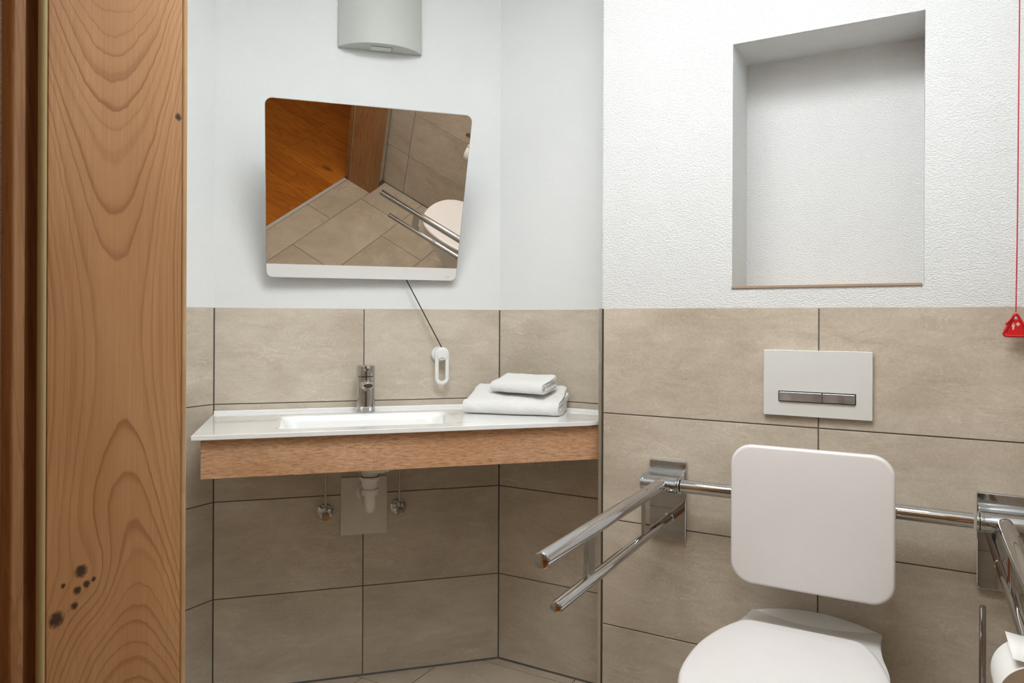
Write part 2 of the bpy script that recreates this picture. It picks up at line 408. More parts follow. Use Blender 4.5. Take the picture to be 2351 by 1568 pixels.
# ---- toilet wall with niche
NX0, NX1, NZ0, NZ1, ND = -.422, .016, 1.247, 1.887, .185
bm = NB(); yb = YD + .14
box(bm, (XT, YT+TT, 0), (XR+.02, yb, ZT[-1]-.002))
def wall_with_hole(bm):
    xs = [XT-.001, NX0, NX1, XR+.02]; zs = [ZT[-1]-.002, NZ0, NZ1, HC]; y = YT+.001
    V = {(i,j): bm.verts.new((xs[i], y, zs[j])) for i in range(4) for j in range(4)}
    W = {(i,j): bm.verts.new((xs[i], yb, zs[j])) for i in range(4) for j in range(4)}
    N = {(i,j): bm.verts.new((xs[i], YT+ND, zs[j])) for i in (1,2) for j in (1,2)}
    for i in range(3):
        for j in range(3):
            if (i,j) != (1,1): bm.faces.new((V[i,j],V[i+1,j],V[i+1,j+1],V[i,j+1]))
            bm.faces.new((W[i,j],W[i,j+1],W[i+1,j+1],W[i+1,j]))
    bm.faces.new((N[1,1],N[2,1],N[2,2],N[1,2]))
    for a,b in (((1,1),(2,1)),((2,1),(2,2)),((2,2),(1,2)),((1,2),(1,1))): bm.faces.new((V[a],V[b],N[b],N[a]))
    for i in range(3):
        bm.faces.new((V[i,0],W[i,0],W[i+1,0],V[i+1,0])); bm.faces.new((V[i,3],V[i+1,3],W[i+1,3],W[i,3]))
        bm.faces.new((V[0,i],V[0,i+1],W[0,i+1],W[0,i])); bm.faces.new((V[3,i],W[3,i],W[3,i+1],V[3,i+1]))
wall_with_hole(bm)
w_back = wall('wall_back', bm, M_PL2, 'toilet wall of rough white plaster with a recessed niche, above large beige tiles')
grout(w_back, (XT+.004, YT), 0, XR-XT-.004); tile_run(w_back, (XT+.0015, YT), 0, (0, -.2105-XT-.0015, XR-XT-.0015))
bm = NB(); box(bm, (XT-.0105, YT+.004, 0), (XT, YD, ZT[-1]-.002)); obj('side_tile', bm, M_TILE, w_back)
# ---- right wall
bm = NB()
box(bm, (XR+TT, YC, 0), (XR+.14, YT+.05, ZT[-1]-.002)); box(bm, (XR+.001, YC, ZT[-1]-.002), (XR+.14, YT+.05, HC))
w_right = wall('wall_right', bm, M_PL, 'right wall of beige tiles and white plaster, seen in the tilted mirror')
grout(w_right, (XR, YT), -PI/2, YT-YF); tile_run(w_right, (XR, YT), -PI/2, (0, YT-1.330, YT-.727, YT-YF))
# ---- front (door) wall
DXL, DXR, DH = -.830, .138, 2.03     # rough opening
bm = NB()
for x0, x1 in ((XL-.14, DXL), (DXR, XR+.14)):
    box(bm, (x0, YC+.001, 0), (x1, YF-TT, ZT[-1]-.002)); box(bm, (x0, YC, ZT[-1]-.002), (x1, YF-.001, HC))
box(bm, (DXL, YC, DH), (DXR, YF-.001, HC))
w_front = wall('wall_front', bm, M_PL, 'door wall with the oak framed doorway, seen in the tilted mirror')
grout(w_front, (XR, YF), PI, XR-DXR); tile_run(w_front, (XR, YF), PI, (0, XR-DXR))
grout(w_front, (DXL, YF), PI, DXL-XL); tile_run(w_front, (DXL, YF), PI, (0, .46, DXL-XL))
# ---- ceiling
bm = NB(); box(bm, (XL-.14, YC, HC), (XR+.14, YD+.14, HC+.1))
setp(obj('ceiling', bm, M_PL), 'white plaster ceiling above the bathroom', 'ceiling', kind='structure')

# ---- floor with individual tiles
bm = NB(); box(bm, (XL-.14, YC, -.08), (XR+.14, YD+.14, -.0022))
floor = setp(obj('floor', bm, M_GROUT), 'beige concrete-look tiled bathroom floor with dark thin joints', 'floor', kind='structure')
rowsY = [YC+.012, .581, .8863, 1.1877, 1.490, 1.788, 2.083, YD]
rowsX = [-.257, -.578, -.151, -.352, -.352, -.192, -.352]
for k in range(7):
    y0, y1 = rowsY[k]+GAP/2, rowsY[k+1]-GAP/2
    for j in range(-5, 3):
        x0 = rowsX[k]+.603*j + GAP/2; x1 = x0 + .603 - GAP
        P = [(x0,y0),(x1,y0),(x1,y1),(x0,y1)]
        P = clip(P, -1, 0, -(XL+.003)); P = clip(P, 1, 0, XR-.003) if P else P
        P = clip(P, 0, 1, (YD if k >= 5 else 9)-.003) if P else P
        P = clip(P, -S2, S2, 2.3842-.003) if P else P
        if k == 0 and P:
            P1 = clip(P, -1, 0, -(DXL+.03)); P1 = clip(P1, 1, 0, DXR-.03) if P1 else P1
            P = P1
        if k >= 5 and P: 
            if k == 5:
                # part in front of the toilet wall and part in the recess
                A = clip(P, 0, 1, YT-.003); B = clip(clip(P, 1, 0, XT-.014) or [(0,0)]*3, 0, -1, -(YT-.0031))
                parts = [q for q in (A,) if len(q) > 2]
                Pl = clip(P, 1, 0, XT-.014)
                if len(Pl) > 2 and max(p[0] for p in Pl)-min(p[0] for p in Pl) > .01:
                    if max(p[0] for p in P) <= XT-.013: parts = [Pl]
                    else: parts = [Pl, clip(clip(P, -1, 0, -(XT-.014)), 0, 1, YT-.003)]
                PP = parts
            else: PP = [clip(P, 1, 0, XT-.014)]
        else: PP = [P]
        for Q in PP:
            if len(Q) < 3: continue
            ar = abs(sum(Q[i][0]*Q[(i+1)%len(Q)][1]-Q[(i+1)%len(Q)][0]*Q[i][1] for i in range(len(Q))))/2
            if ar < .0004: continue
            cx = sum(p[0] for p in Q)/len(Q); cy = sum(p[1] for p in Q)/len(Q)
            bm = NB(); prism(bm, [(x-cx,y-cy) for x,y in Q], -.002, 0)
            o = obj('tile', bm, M_FTILE, floor); o.location = (cx,cy,0)
# ---- corridor behind the camera
CX0, CX1, CY0 = -1.9, 1.5, -1.7
bm = NB(); box(bm, (CX0-.1, CY0-.1, -.08), (CX1+.1, YC, -.0152))
cfl = setp(obj('floor', bm, M_OAKV), 'oiled knotty oak plank floor of the corridor, seen in the tilted mirror', 'floor', kind='structure')
xs = [-.0+.191*k for k in range(-10, 9)]
random.seed(5)
for i, x in enumerate(xs):
    ends = [CY0, -.9+random.uniform(-.4,.4), .16 if i == 9 else random.uniform(-.1,.1)-.12, YC-.014]
    for y0, y1 in zip(ends, ends[1:]):
        xa, xb = max(x, CX0)+.0006, min(x+.191, CX1)-.0006
        if xb-xa < .01: continue
        bm = NB(); box(bm, (-(xb-xa)/2, -(y1-y0)/2+.0006, -.015), ((xb-xa)/2, (y1-y0)/2-.0006, 0))
        o = obj('plank', bm, M_PLANK, cfl, bevel=.0008, seg=1); o.location = ((xa+xb)/2, (y0+y1)/2, 0)
for nm, a, b in (('wall_corridor_back', (CX0-.1,CY0-.1,0),(CX1+.1,CY0,HC)), ('wall_corridor_left', (CX0-.1,CY0,0),(CX0,YC,HC)), ('wall_corridor_right', (CX1,CY0,0),(CX1+.1,YC,HC))):
    bm = NB(); box(bm, a, b); wall(nm, bm, M_PL, 'plain plastered corridor wall outside the bathroom door, '+nm.split('_')[-1]+' side')
bm = NB(); box(bm, (XR+.14, YC, 0), (CX1, YC+.15, HC))
wall('wall_corridor_front', bm, M_PL, 'plain plastered corridor wall beside the bathroom doorway')
bm = NB(); box(bm, (CX0-.1, CY0-.1, HC), (CX1+.1, YC, HC+.1))
setp(obj('ceiling', bm, M_PL), 'white ceiling of the dark corridor outside the door', 'ceiling', kind='structure')
# ---- threshold strip
bm = NB(); box(bm, (-.80, YC-.012, -.002), (.108, YC+.011, .0018))
setp(obj('trim_1', bm, plain('pale_aluminium', (.62,.60,.56), .45, metal=.3), bevel=.001, seg=1), 'thin pale metal threshold strip between the tiled floor and the oak corridor floor', 'trim', kind='structure')
# ---- chrome edge profile on the outer tile corner
t = setp(empty('trim_2', (XT-.012, YT-.001, 0)), 'tall brushed metal edge profile on the outer corner of the toilet wall', 'trim', kind='structure')
bm = NB(); prism(bm, [(.0,.0),(.010,.0),(.010,.003),(.003,.003),(.003,.012),(.0,.012)], .001, ZT[-1]); obj('profile', bm, M_STEEL, t, bevel=.0008)
bm = NB(); prism(bm, [(.0102,.0015),(.0128,.0015),(.0128,.006),(.0102,.006)], .001, ZT[-1]-.001); obj('joint', bm, M_SIL, t)
# ---- niche sill board
bm = NB(); box(bm, (NX0-.001, YT-.003, NZ0-.0015), (NX1-.004, YT+ND-.001, NZ0+.0048))
setp(obj('trim_3', bm, plain('tan_sill_board', (.40,.29,.20), .5, var=.06), bevel=.0006, seg=1), 'thin tan sill board at the bottom of the wall niche', 'sill', kind='structure')
# ---- dark silicone joints in corners and along the floor
for nm, P in (('trim_4', [(XL,YF),(LBX,LBY),(BDX,BDY),(XT-.012,YD)]), ('trim_5', [(XT-.0,YT),(XR,YT)]), ('trim_6', [(XR,YT),(XR,YF)])):
    bm = NB(); h = .0045
    for (x0,y0),(x1,y1) in zip(P, P[1:]):
        d = Vector((x1-x0,y1-y0,0)).normalized(); n = Vector((d.y,-d.x,0))
        a, b = Vector((x0,y0,.0003)), Vector((x1,y1,.0003))
        loft(bm, [[p, p+n*h, p+Vector((0,0,h))] for p in (a-d*.001, b+d*.001)])
    setp(obj(nm, bm, M_SIL), {'trim_4':'dark joint along the floor under the washbasin','trim_5':'dark joint along the floor under the toilet wall','trim_6':'dark joint along the floor of the right wall'}[nm], 'joint', kind='structure')
for k, (x, y, rz) in enumerate(((LBX, LBY, R(67.5-90)), (BDX, BDY, R(67.5-45-90)))):
    bm = NB(); a = rz
    d = Vector((math.cos(R(-67.5 if k else -22.5)), math.sin(R(-67.5 if k else -22.5)), 0)) if True else None
    t1 = Vector((0,-1,0)) if k == 0 else Vector((-S2,-S2,0)); t2 = Vector((S2,S2,0)) if k == 0 else Vector((1,0,0))
    p = Vector((x,y,0)); h = .0024
    prism(bm, [(p.x-.001*d.x,p.y-.001*d.y),(p.x+t1.x*h,p.y+t1.y*h),(p.x+d.x*.0009+ (t1.x+t2.x)*h*.5,p.y+d.y*.0009+(t1.y+t2.y)*h*.5),(p.x+t2.x*h,p.y+t2.y*h)], .002, ZT[-1]-.001)
    setp(obj('trim_%d' % (7+k), bm, M_SIL), ('dark upright joint between the left wall and the corner wall tiles','dark upright joint between the corner wall and the recessed wall tiles')[k], 'joint', kind='structure')

# ------------------------------------------------------------------ oak door frame
door = setp(empty('door_1', (0,0,0)), 'oak door frame around the doorway, its broad left jamb filling the left edge of the photo', 'door frame', kind='structure')
def jambset(xf, sgn):
    """xf: face of the lining towards the opening; sgn: +1 when the wall lies at +x"""
    def X(v): return xf + sgn*v
    m = M_JAMB if sgn < 0 else M_OAKV
    bm = NB(); x0, x1 = sorted((X(0), X(.024))); box(bm, (x0, .4195, 0), (x1, .5785, DH-.03)); obj('jamb_lining', bm, m, door, bevel=.0012, seg=2)
    bm = NB(); x0, x1 = sorted((X(-.0006), X(.09))); box(bm, (x0, .5785, 0), (x1, .5865, DH+.06)); box(bm, (min(X(.028),X(.09)), YF+.0005, 0), (max(X(.028),X(.09)), .5785, DH+.06))
    obj('architrave', bm, M_OAKEDGE if sgn < 0 else M_OAKV, door, bevel=.003, seg=3)
    bm = NB(); tube(bm, [(X(.003), .4155, .002), (X(.003), .4155, DH-.03)], .0042, 12); obj('door_seal', bm, M_SEAL, door, smooth=True)
    bm = NB(); x0, x1 = sorted((X(.016), X(.028))); box(bm, (x0, .399, 0), (x1, .4195, DH-.03)); obj('rebate', bm, M_OAKV, door)
    bm = NB(); x0, x1 = sorted((X(.008), X(.03))); box(bm, (x0, YC+.0005, 0), (x1, .4025, DH-.02)); obj('frame_lip', bm, M_OAKV, door, bevel=.003, seg=3)
    bm = NB(); x0, x1 = sorted((X(.050 if sgn < 0 else .012), X(.10))); box(bm, (x0, YC-.012, 0), (x1, YC-.0045, DH+.05)); obj('casing', bm, M_OAKV, door, bevel=.001, seg=1)
jambset(-.800, -1); jambset(.108, 1)
bm = NB(); box(bm, (-1.748, .326, .008), (-.836, .368, 2.005)); leaf = obj('shading_door_leaf', bm, M_OAKV, door, bevel=.002)  # unseen open leaf, added to keep the gap beside the left jamb dark
bm = NB(); tube(bm, [(-1.67,.3255,1.05),(-1.67,.275,1.05),(-1.66,.270,1.05),(-1.54,.270,1.05)], .0095, 14); obj('door_handle', bm, M_STEEL, leaf, smooth=True)  # handle on the added leaf
bm = NB(); box(bm, (-.80, .4195, DH-.03), (.108, .5785, DH-.005)); obj('head_lining', bm, M_OAKV, door, bevel=.001, seg=1)
bm = NB(); box(bm, (-.89, .5790, DH-.03), (.198, .5870, DH+.06)); obj('head_architrave', bm, M_OAKV, door, bevel=.002)

# ------------------------------------------------------------------ ceiling lamp and added corridor fill
def panel_lamp(x, y, wx, wy_, mat, label):
    t = setp(empty('ceiling_lamp', (x, y, HC)), label, 'lamp')
    bm = NB(); box(bm, (-wx/2-.02,-wy_/2-.02,-.045), (wx/2+.02,wy_/2+.02,-.0005)); obj('housing', bm, M_PLA, t, bevel=.004)
    bm = NB(); box(bm, (-wx/2,-wy_/2,-.050), (wx/2,wy_/2,-.0455)); obj('diffuser', bm, mat, t)
panel_lamp(-.46, .90, 1.0, .60, M_LAMP, 'flat rectangular ceiling lamp with a white diffuser, above the middle of the bathroom')
panel_lamp(-.35, -.75, 1.0, .5, M_HALL_FILL, 'added flat rectangular fill light in the corridor outside the bathroom door')

# ------------------------------------------------------------------ washbasin counter (frame: x along the corner wall, -y into the room)
ZC = .868
def bframe(name, s=0, o=0, z=0): return empty(name, (LBX + S2*s + S2*o, LBY + S2*s - S2*o, z), PI/4)
top = setp(bframe('washbasin_counter'), 'glossy white washbasin top with a wide shallow moulded basin, in the angled corner', 'washbasin')
def w2l(x, y): dx, dy = x-LBX, y-LBY; return ((dx+dy)*S2, (-dx+dy)*S2)
D = .447
P = [(0.001,-D), (w2l(-.8235, 0)[0], -D)]
# front right corner is cut off towards the metal profile
a = w2l(-.8240, LBY + (-.8240-LBX) - D/S2); P[1] = a
P += [w2l(-.799, 1.962), w2l(-.799, YD-.001), w2l(BDX+.0006, YD-.001), (.001, -.001)]
hs0, hs1, ho0, ho1 = .15, .76, .095, .395
outer = P; inner = [(hs0,-ho1),(hs1,-ho1),(hs1,-ho0),(hs0,-ho0)]
bm = NB()
def ring_slab(bm, outer, inner, z0, z1):
    rr = {}
    for z in (z0, z1):
        o_ = [bm.verts.new((x,y,z)) for x,y in outer]; i_ = [bm.verts.new((x,y,z)) for x,y in inner]
        rr[z] = (o_, i_)
        # outer: 0 FL,1 FR,2 notch,3 right back,4 BD corner,5 back left
        for f in ((o_[0],o_[1],i_[1],i_[0]), (o_[1],o_[2],o_[3],i_[1]), (i_[1],o_[3],o_[4],i_[2]), (i_[2],o_[4],o_[5],i_[3]), (i_[3],o_[5],o_[0],i_[0])):
            bm.faces.new(f)
    for k in (0,):
        A, B = rr[z0][k], rr[z1][k]; n = len(A)
        for i in range(n): bm.faces.new((A[i],A[(i+1)%n],B[(i+1)%n],B[i]))
ring_slab(bm, outer, inner, ZC-.0125, ZC)
obj('counter_top', bm, M_GLZ, top, bevel=.0018, seg=3)
# basin heightfield
def bdepth(s, o):
    def edge(t, a, b): 
        t = max(0, min(1, (t-a)/(b-a))); return t*t*(3-2*t)
    l = edge(s, .200, .262); r = edge(-s, -.705, -.600); f = edge(o, .118, .150); b = edge(-o, -.372, -.335)
    # rounded corners by taking the product, soft floor
    q = l*r*f*b
    return -.078*min(1, q)**.85 - .003*edge(s,.185,.23)*edge(-s,-.74,-.68)*edge(o,.10,.125)*edge(-o,-.385,-.362)
bm = NB(); nx, ny = 110, 56; V = []
for j in range(ny+1):
    V.append([bm.verts.new((hs0+(hs1-hs0)*i/nx, -(ho0+(ho1-ho0)*j/ny), ZC + bdepth(hs0+(hs1-hs0)*i/nx, ho0+(ho1-ho0)*j/ny))) for i in range(nx+1)])
for j in range(ny):
    for i in range(nx): bm.faces.new((V[j][i],V[j+1][i],V[j+1][i+1],V[j][i+1]))
for f in bm.faces: f.normal_update()
ob = obj('basin', bm, M_GLZ, top, smooth=True)
if ob.data.polygons[0].normal.z < 0: ob.data.flip_normals()
m = ob.modifiers.new('s','SOLIDIFY'); m.thickness = .010; m.offset = -1; m.use_rim = False
bm = NB(); box(bm, (.001,-.0125,ZC-.001), (BL-.006,-.0008,ZC+.0085)); obj('upstand', bm, M_GLZ, top, bevel=.002, seg=3)
bm = NB()
a = w2l(BDX+.006, YD-.0008); b = w2l(-.799, YD-.0008); c_ = w2l(-.799, YD-.0125); d_ = w2l(BDX+.002, YD-.0125)
prism(bm, [a,d_,c_,b], ZC-.001, ZC+.0085); obj('upstand', bm, M_GLZ, top, bevel=.002, seg=3)
bm = NB(); lathe(bm, (.45,-.24,ZC-.0808), (0,0,1), [(0,.03),(.004,.030),(.006,.026),(.008,.0)]); obj('drain_plug', bm, M_CH, top, smooth=True)
# ------------------------------------------------------------------ wooden apron under the counter
van = setp(bframe('vanity_panel'), 'light brown wood-grain panel fixed under the white washbasin top', 'panel')
bm = NB(); box(bm, (.022,-.430,.7545), (1.106,-.411,.8552)); obj('front_panel', bm, M_VAN, van, bevel=.0006, seg=1)
bm = NB(); box(bm, (.022,-.4105,.7545), (.040,-.06,.8552)); obj('side_panel', bm, M_VAN, van)
bm = NB(); box(bm, (.0405,-.08,.80), (.905,-.062,.8552)); obj('rear_rail', bm, M_VAN, van)

# ------------------------------------------------------------------ tap
tap = setp(bframe('faucet', .457, .062, ZC), 'chrome single-lever mixer tap standing at the back of the washbasin', 'faucet')
bm = NB(); lathe(bm, (0,0,.0003), (0,0,1), [(0,.0300),(.003,.0302),(.02,.0294),(.045,.0286),(.100,.0284),(.1105,.0284)], 48); obj('body', bm, M_CH, tap, smooth=True)
bm = NB()
rings = []
for (y, z, rx, rz_) in ((-.010,.086,.0215,.020),(-.030,.089,.0205,.018),(-.055,.091,.0195,.0145),(-.080,.0915,.0185,.0115),(-.097,.0905,.0175,.0095),(-.101,.090,.014,.007)):
    rings.append([(rx*math.cos(2*PI*k/32), y, z + rz_*math.sin(2*PI*k/32)) for k in range(32)])
loft(bm, rings); obj('spout', bm, M_CH, tap, smooth=True)
bm = NB(); lathe(bm, (0,-.085,.086), (0,-.1,-1), [(0,.0115),(.012,.0115),(.0125,.010)]); obj('aerator', bm, M_CH, tap, smooth=True)
bm = NB(); lathe(bm, (0,0,.1107), (0,0,1), [(0,.0245),(.0018,.0245)]); obj('joint_ring', bm, M_BLACK, tap)
h = None
bm = NB(); lathe(bm, (0,0,.1126), (0,0,1), [(0,.0280),(.001,.0290),(.030,.0290),(.033,.0284),(.035,.0245),(.036,0.001)], 48); hd = obj('handle_cap', bm, M_CH, tap, smooth=True)
bm = NB(); rings = []
for (y, z, hw, hh) in ((-.020,.134,.0125,.0050),(-.034,.134,.0105,.0045),(-.052,.136,.009,.0038),(-.060,.137,.006,.0026)):
    rings.append([(hw*math.cos(2*PI*k/20), y, z + hh*math.sin(2*PI*k/20)) for k in range(20)])
loft(bm, rings); obj('lever', bm, M_CH, hd, smooth=True)

# ------------------------------------------------------------------ siphon under the basin
sip = setp(bframe('siphon', .457, .24, 0), 'off-white plastic siphon hanging below the washbasin in front of the access plate', 'drain pipe')
bm = NB(); lathe(bm, (0,0,.776), (0,0,-1), [(0,.036),(.030,.036),(.055,.0335),(.060,.024),(.064,.024)]); obj('drain_body', bm, M_TRAP, sip, smooth=True)
bm = NB(); lathe(bm, (0,0,.7119), (0,0,-1), [(0,.0235),(.030,.0235)]); obj('neck', bm, M_TRAP, sip, smooth=True)
bm = NB(); lathe(bm, (0,0,.7008), (0,0,-1), [(0,.0262),(.0012,.0262)]); obj('gap_shade_ring', bm, M_BLACK, sip)  # black ring paints the dark gap between neck and cup
bm = NB(); lathe(bm, (0,0,.6995), (0,0,-1), [(0,.0300),(.003,.0308),(.007,.0300),(.009,.0275),(.012,.0250),(.030,.0225),(.034,.0205),(.0365,.0205)]); obj('cup_nut', bm, M_TRAP, sip, smooth=True)
bm = NB(); lathe(bm, (0,0,.6630), (0,0,-1), [(0,.0240),(.001,.0250),(.0165,.0250),(.018,.0225)], 16); obj('lock_nut', bm, M_TRAP, sip)
bm = NB(); pts = [(0,0,.6445),(0,0,.625),(0,.004,.612),(0,.014,.6035),(0,.028,.601),(0,.06,.601),(0,.2325,.601)]
tube(bm, pts, .0165, 24); obj('outlet_bend', bm, M_TRAP, sip, smooth=True)
bm = NB(); lathe(bm, (0,.2335,.601), (0,-1,0), [(0,.027),(.002,.027),(.005,.022)]); obj('rosette', bm, M_TRAP, sip, smooth=True)
bm = NB(); tube(bm, [(.005,-.02,.722),(.03,-.04,.728),(.10,-.055,.7495),(.17,-.06,.7700)], [.010,.013,.013,.012], 16); ofl = obj('overflow_pipe', bm, M_TRAP, sip, smooth=True)
for k in range(5):
    q = Vector((.045+.026*k, -.0445-.003*k, .7325+.008*k)); bm = NB(); lathe(bm, q, (1,-.1,.31), [(0,.0148),(.0025,.0148)], 16); obj('rib', bm, M_TRAP, ofl, smooth=False)
# access plate
ap = setp(bframe('access_plate', .457, 0, .5545), 'rectangular grey-beige cover plate on the tiles behind the siphon', 'cover plate')
bm = NB(); slab_xz(bm, rrect(.148, .1865, .002, 3), -.006, -.0004, .001, 2); obj('plate', bm, M_PANEL, ap)
# angle valves
def valve(s, z, label, bend):
    t = setp(bframe('angle_valve', s, 0, z), label, 'valve', 'chrome angle valves under the washbasin')
    bm = NB(); lathe(bm, (0,-.0004,0), (0,-1,0), [(0,.0270),(.003,.0270),(.010,.019),(.013,.012)], 36); obj('escutcheon', bm, M_CH, t, smooth=True)
    bm = NB(); lathe(bm, (0,-.0134,0), (0,-1,0), [(0,.009),(.034,.009)], 24); b = obj('valve_body', bm, M_CH, t, smooth=True)
    bm = NB(); lathe(bm, (0,-.0478,0), (0,-1,0), [(0,.0085),(.001,.0125),(.020,.0115),(.023,.009)], 24); obj('handle', bm, M_CH, t, smooth=True)
    bm = NB(); lathe(bm, (0,-.034,.0092), (0,0,1), [(0,.0065),(.004,.0075),(.014,.0075),(.016,.005)], 6); obj('compression_nut', bm, M_CH, t)
    bm = NB(); L = [(0,-.034,.0255),(0,-.034,.09),(bend*.3,-.034,.14),(bend,-.038,.185),(bend*1.6,-.05,.235)]
    tube(bm, catmull(L, 6), .0037, 14); obj('supply_tube', bm, M_CH, t, smooth=True)
valve(.3355, .5405, 'chrome angle valve left of the access plate under the washbasin', .014)
valve(.5685, .5430, 'chrome angle valve right of the access plate under the washbasin', .006)

# ------------------------------------------------------------------ tilting mirror
e = Vector((.684552,.728964,0)); up = Vector((.301788,-.283402,.910279)); N = Vector((.663561,-.623133,-.413996))
mt = Matrix.Translation((-1.546,1.777,1.290)) @ Matrix(((e.x,-N.x,up.x,0),(e.y,-N.y,up.y,0),(e.z,-N.z,up.z,0),(0,0,0,1)))
mir = setp(empty('tilting_mirror', mat=mt), 'rectangular frameless mirror with rounded corners, tipped forward above the washbasin', 'mirror')
def ring_xz(w, h, r, y, cz): return [(x,y,z) for x,z in rrect(w,h,r,8,0,cz)]
bm = NB(); f = bm.faces.new([bm.verts.new(p) for p in ring_xz(.5965,.5378,.0195,0,.270)]); obj('mirror_glass', bm, M_MIR, mir)
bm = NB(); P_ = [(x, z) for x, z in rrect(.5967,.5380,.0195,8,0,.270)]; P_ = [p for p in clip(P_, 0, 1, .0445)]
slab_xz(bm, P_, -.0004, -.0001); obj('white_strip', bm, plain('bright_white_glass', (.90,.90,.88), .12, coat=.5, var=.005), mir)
bm = NB(); loft(bm, [ring_xz(.5965,.5378,.0195,.00015,.270), ring_xz(.599,.5403,.021,.0012,.270), ring_xz(.599,.5403,.021,.0055,.270), ring_xz(.597,.538,.021,.006,.270)]); obj('glass_edge', bm, plain('grey_glass_edge', (.33,.34,.31), .2), mir)
bm = NB(); box(bm, (-.20,.0062,.03), (.20,.016,.42)); bk = obj('backing_plate', bm, M_PLA, mir, bevel=.002)
bm = NB(); box(bm, (-.14,.0165,.012), (.14,.024,.06)); obj('hinge_bracket', bm, M_PLA, mir)
bm = NB(); tube(bm, [(-.1,.012,.02),(-.1,.20,.20)], .005, 12); obj('strut', bm, M_CH, mir, smooth=True)
# ------------------------------------------------------------------ mirror pull cord and handle
ph = setp(bframe('mirror_pull_handle', .7064, 0, 1.007), 'white oblong ring handle on a black cord, hanging on a wall knob below the mirror', 'pull handle')
bm = NB(); lathe(bm, (-.006,-.0004,.038), (0,-1,0), [(0,.0255),(.010,.0255),(.013,.0235),(.0132,.012),(.030,.010)], 36); obj('wall_knob', bm, M_PLA, ph, smooth=True)
bm = NB(); path = [(x,-.036,z) for x,z in rrect(.0345,.1125,.0172,10)]
path = [Vector(p) for p in path]; n = len(path); rings = []
for i, p in enumerate(path):
    d = (path[(i+1)%n]-path[i-1]).normalized(); u = Vector((0,1,0)); v = d.cross(u).normalized()
    rings.append([p + u*math.cos(2*PI*k/16)*.0052 + v*math.sin(2*PI*k/16)*.0066 for k in range(16)])
vr = [[bm.verts.new(q) for q in r] for r in rings]
for i in range(n):
    a, b = vr[i], vr[(i+1)%n]
    for k in range(16): bm.faces.new((a[k],a[(k+1)%16],b[(k+1)%16],b[k]))
obj('ring_handle', bm, M_PLA, ph, smooth=True)
bm = NB(); lathe(bm, (0,-.0305,.0375), (0,-1,0), [(0,.0185),(.011,.0185),(.013,.0165)], 36); dsk = obj('handle_disc', bm, M_PLA, ph, smooth=True)
bm = NB(); pts = [(.0085*math.sin(a), -.0440, .0305 - .0085*math.cos(a)+.0035) for a in [R(-52+10.4*k) for k in range(11)]]
tube(bm, pts, .0006, 8); obj('smile_mark', bm, M_BLACK, dsk)
mp = mt @ Vector((.135,.004,-.0005)); Li = Matrix.Translation((LBX+S2*.7064, LBY+S2*.7064, 1.007)) @ Matrix.Rotation(PI/4,4,'Z')
q = Li.inverted() @ mp
bm = NB(); tube(bm, [q, (-.002,-.037,.0625)], .0018, 10); obj('cord', bm, M_BLACK, ph, smooth=True)

# ------------------------------------------------------------------ paper towel dispenser
dis = setp(bframe('towel_dispenser', .5035, 0, 2.038), 'pale grey paper towel dispenser with a bowed front, high on the wall above the mirror', 'dispenser')
bm = NB(); W = .269; fr = []; nseg = 24
for k in range(nseg+1):
    t = -1 + 2*k/nseg; fr.append((t*W/2, -(.012 + .060*(1-abs(t)**2.6))))
def dring(z, sc=1, dz=0): return [(W/2,-.0004,z)] + [(-W/2,-.0004,z)] + [(x*sc,y*sc,z+dz) for x,y in fr]
loft(bm, [dring(0), dring(.34)]); obj('housing', bm, M_GREY, dis, bevel=.0025, seg=3)
bm = NB(); slab_xz(bm, [(-.033,-.0012),(.033,-.0012),(.033,-.0002),(-.033,-.0002)], -.045, -.010); tab = obj('paper_tray', bm, plain('pale_tray', (.70,.71,.68), .4), dis)
bm = NB(); box(bm, (-.0345,-.0475,-.0009), (.0345,-.0455,-.0002)); box(bm, (.0335,-.0455,-.0009), (.0348,-.01,-.0002)); obj('slot_gap', bm, M_DGREY, dis)

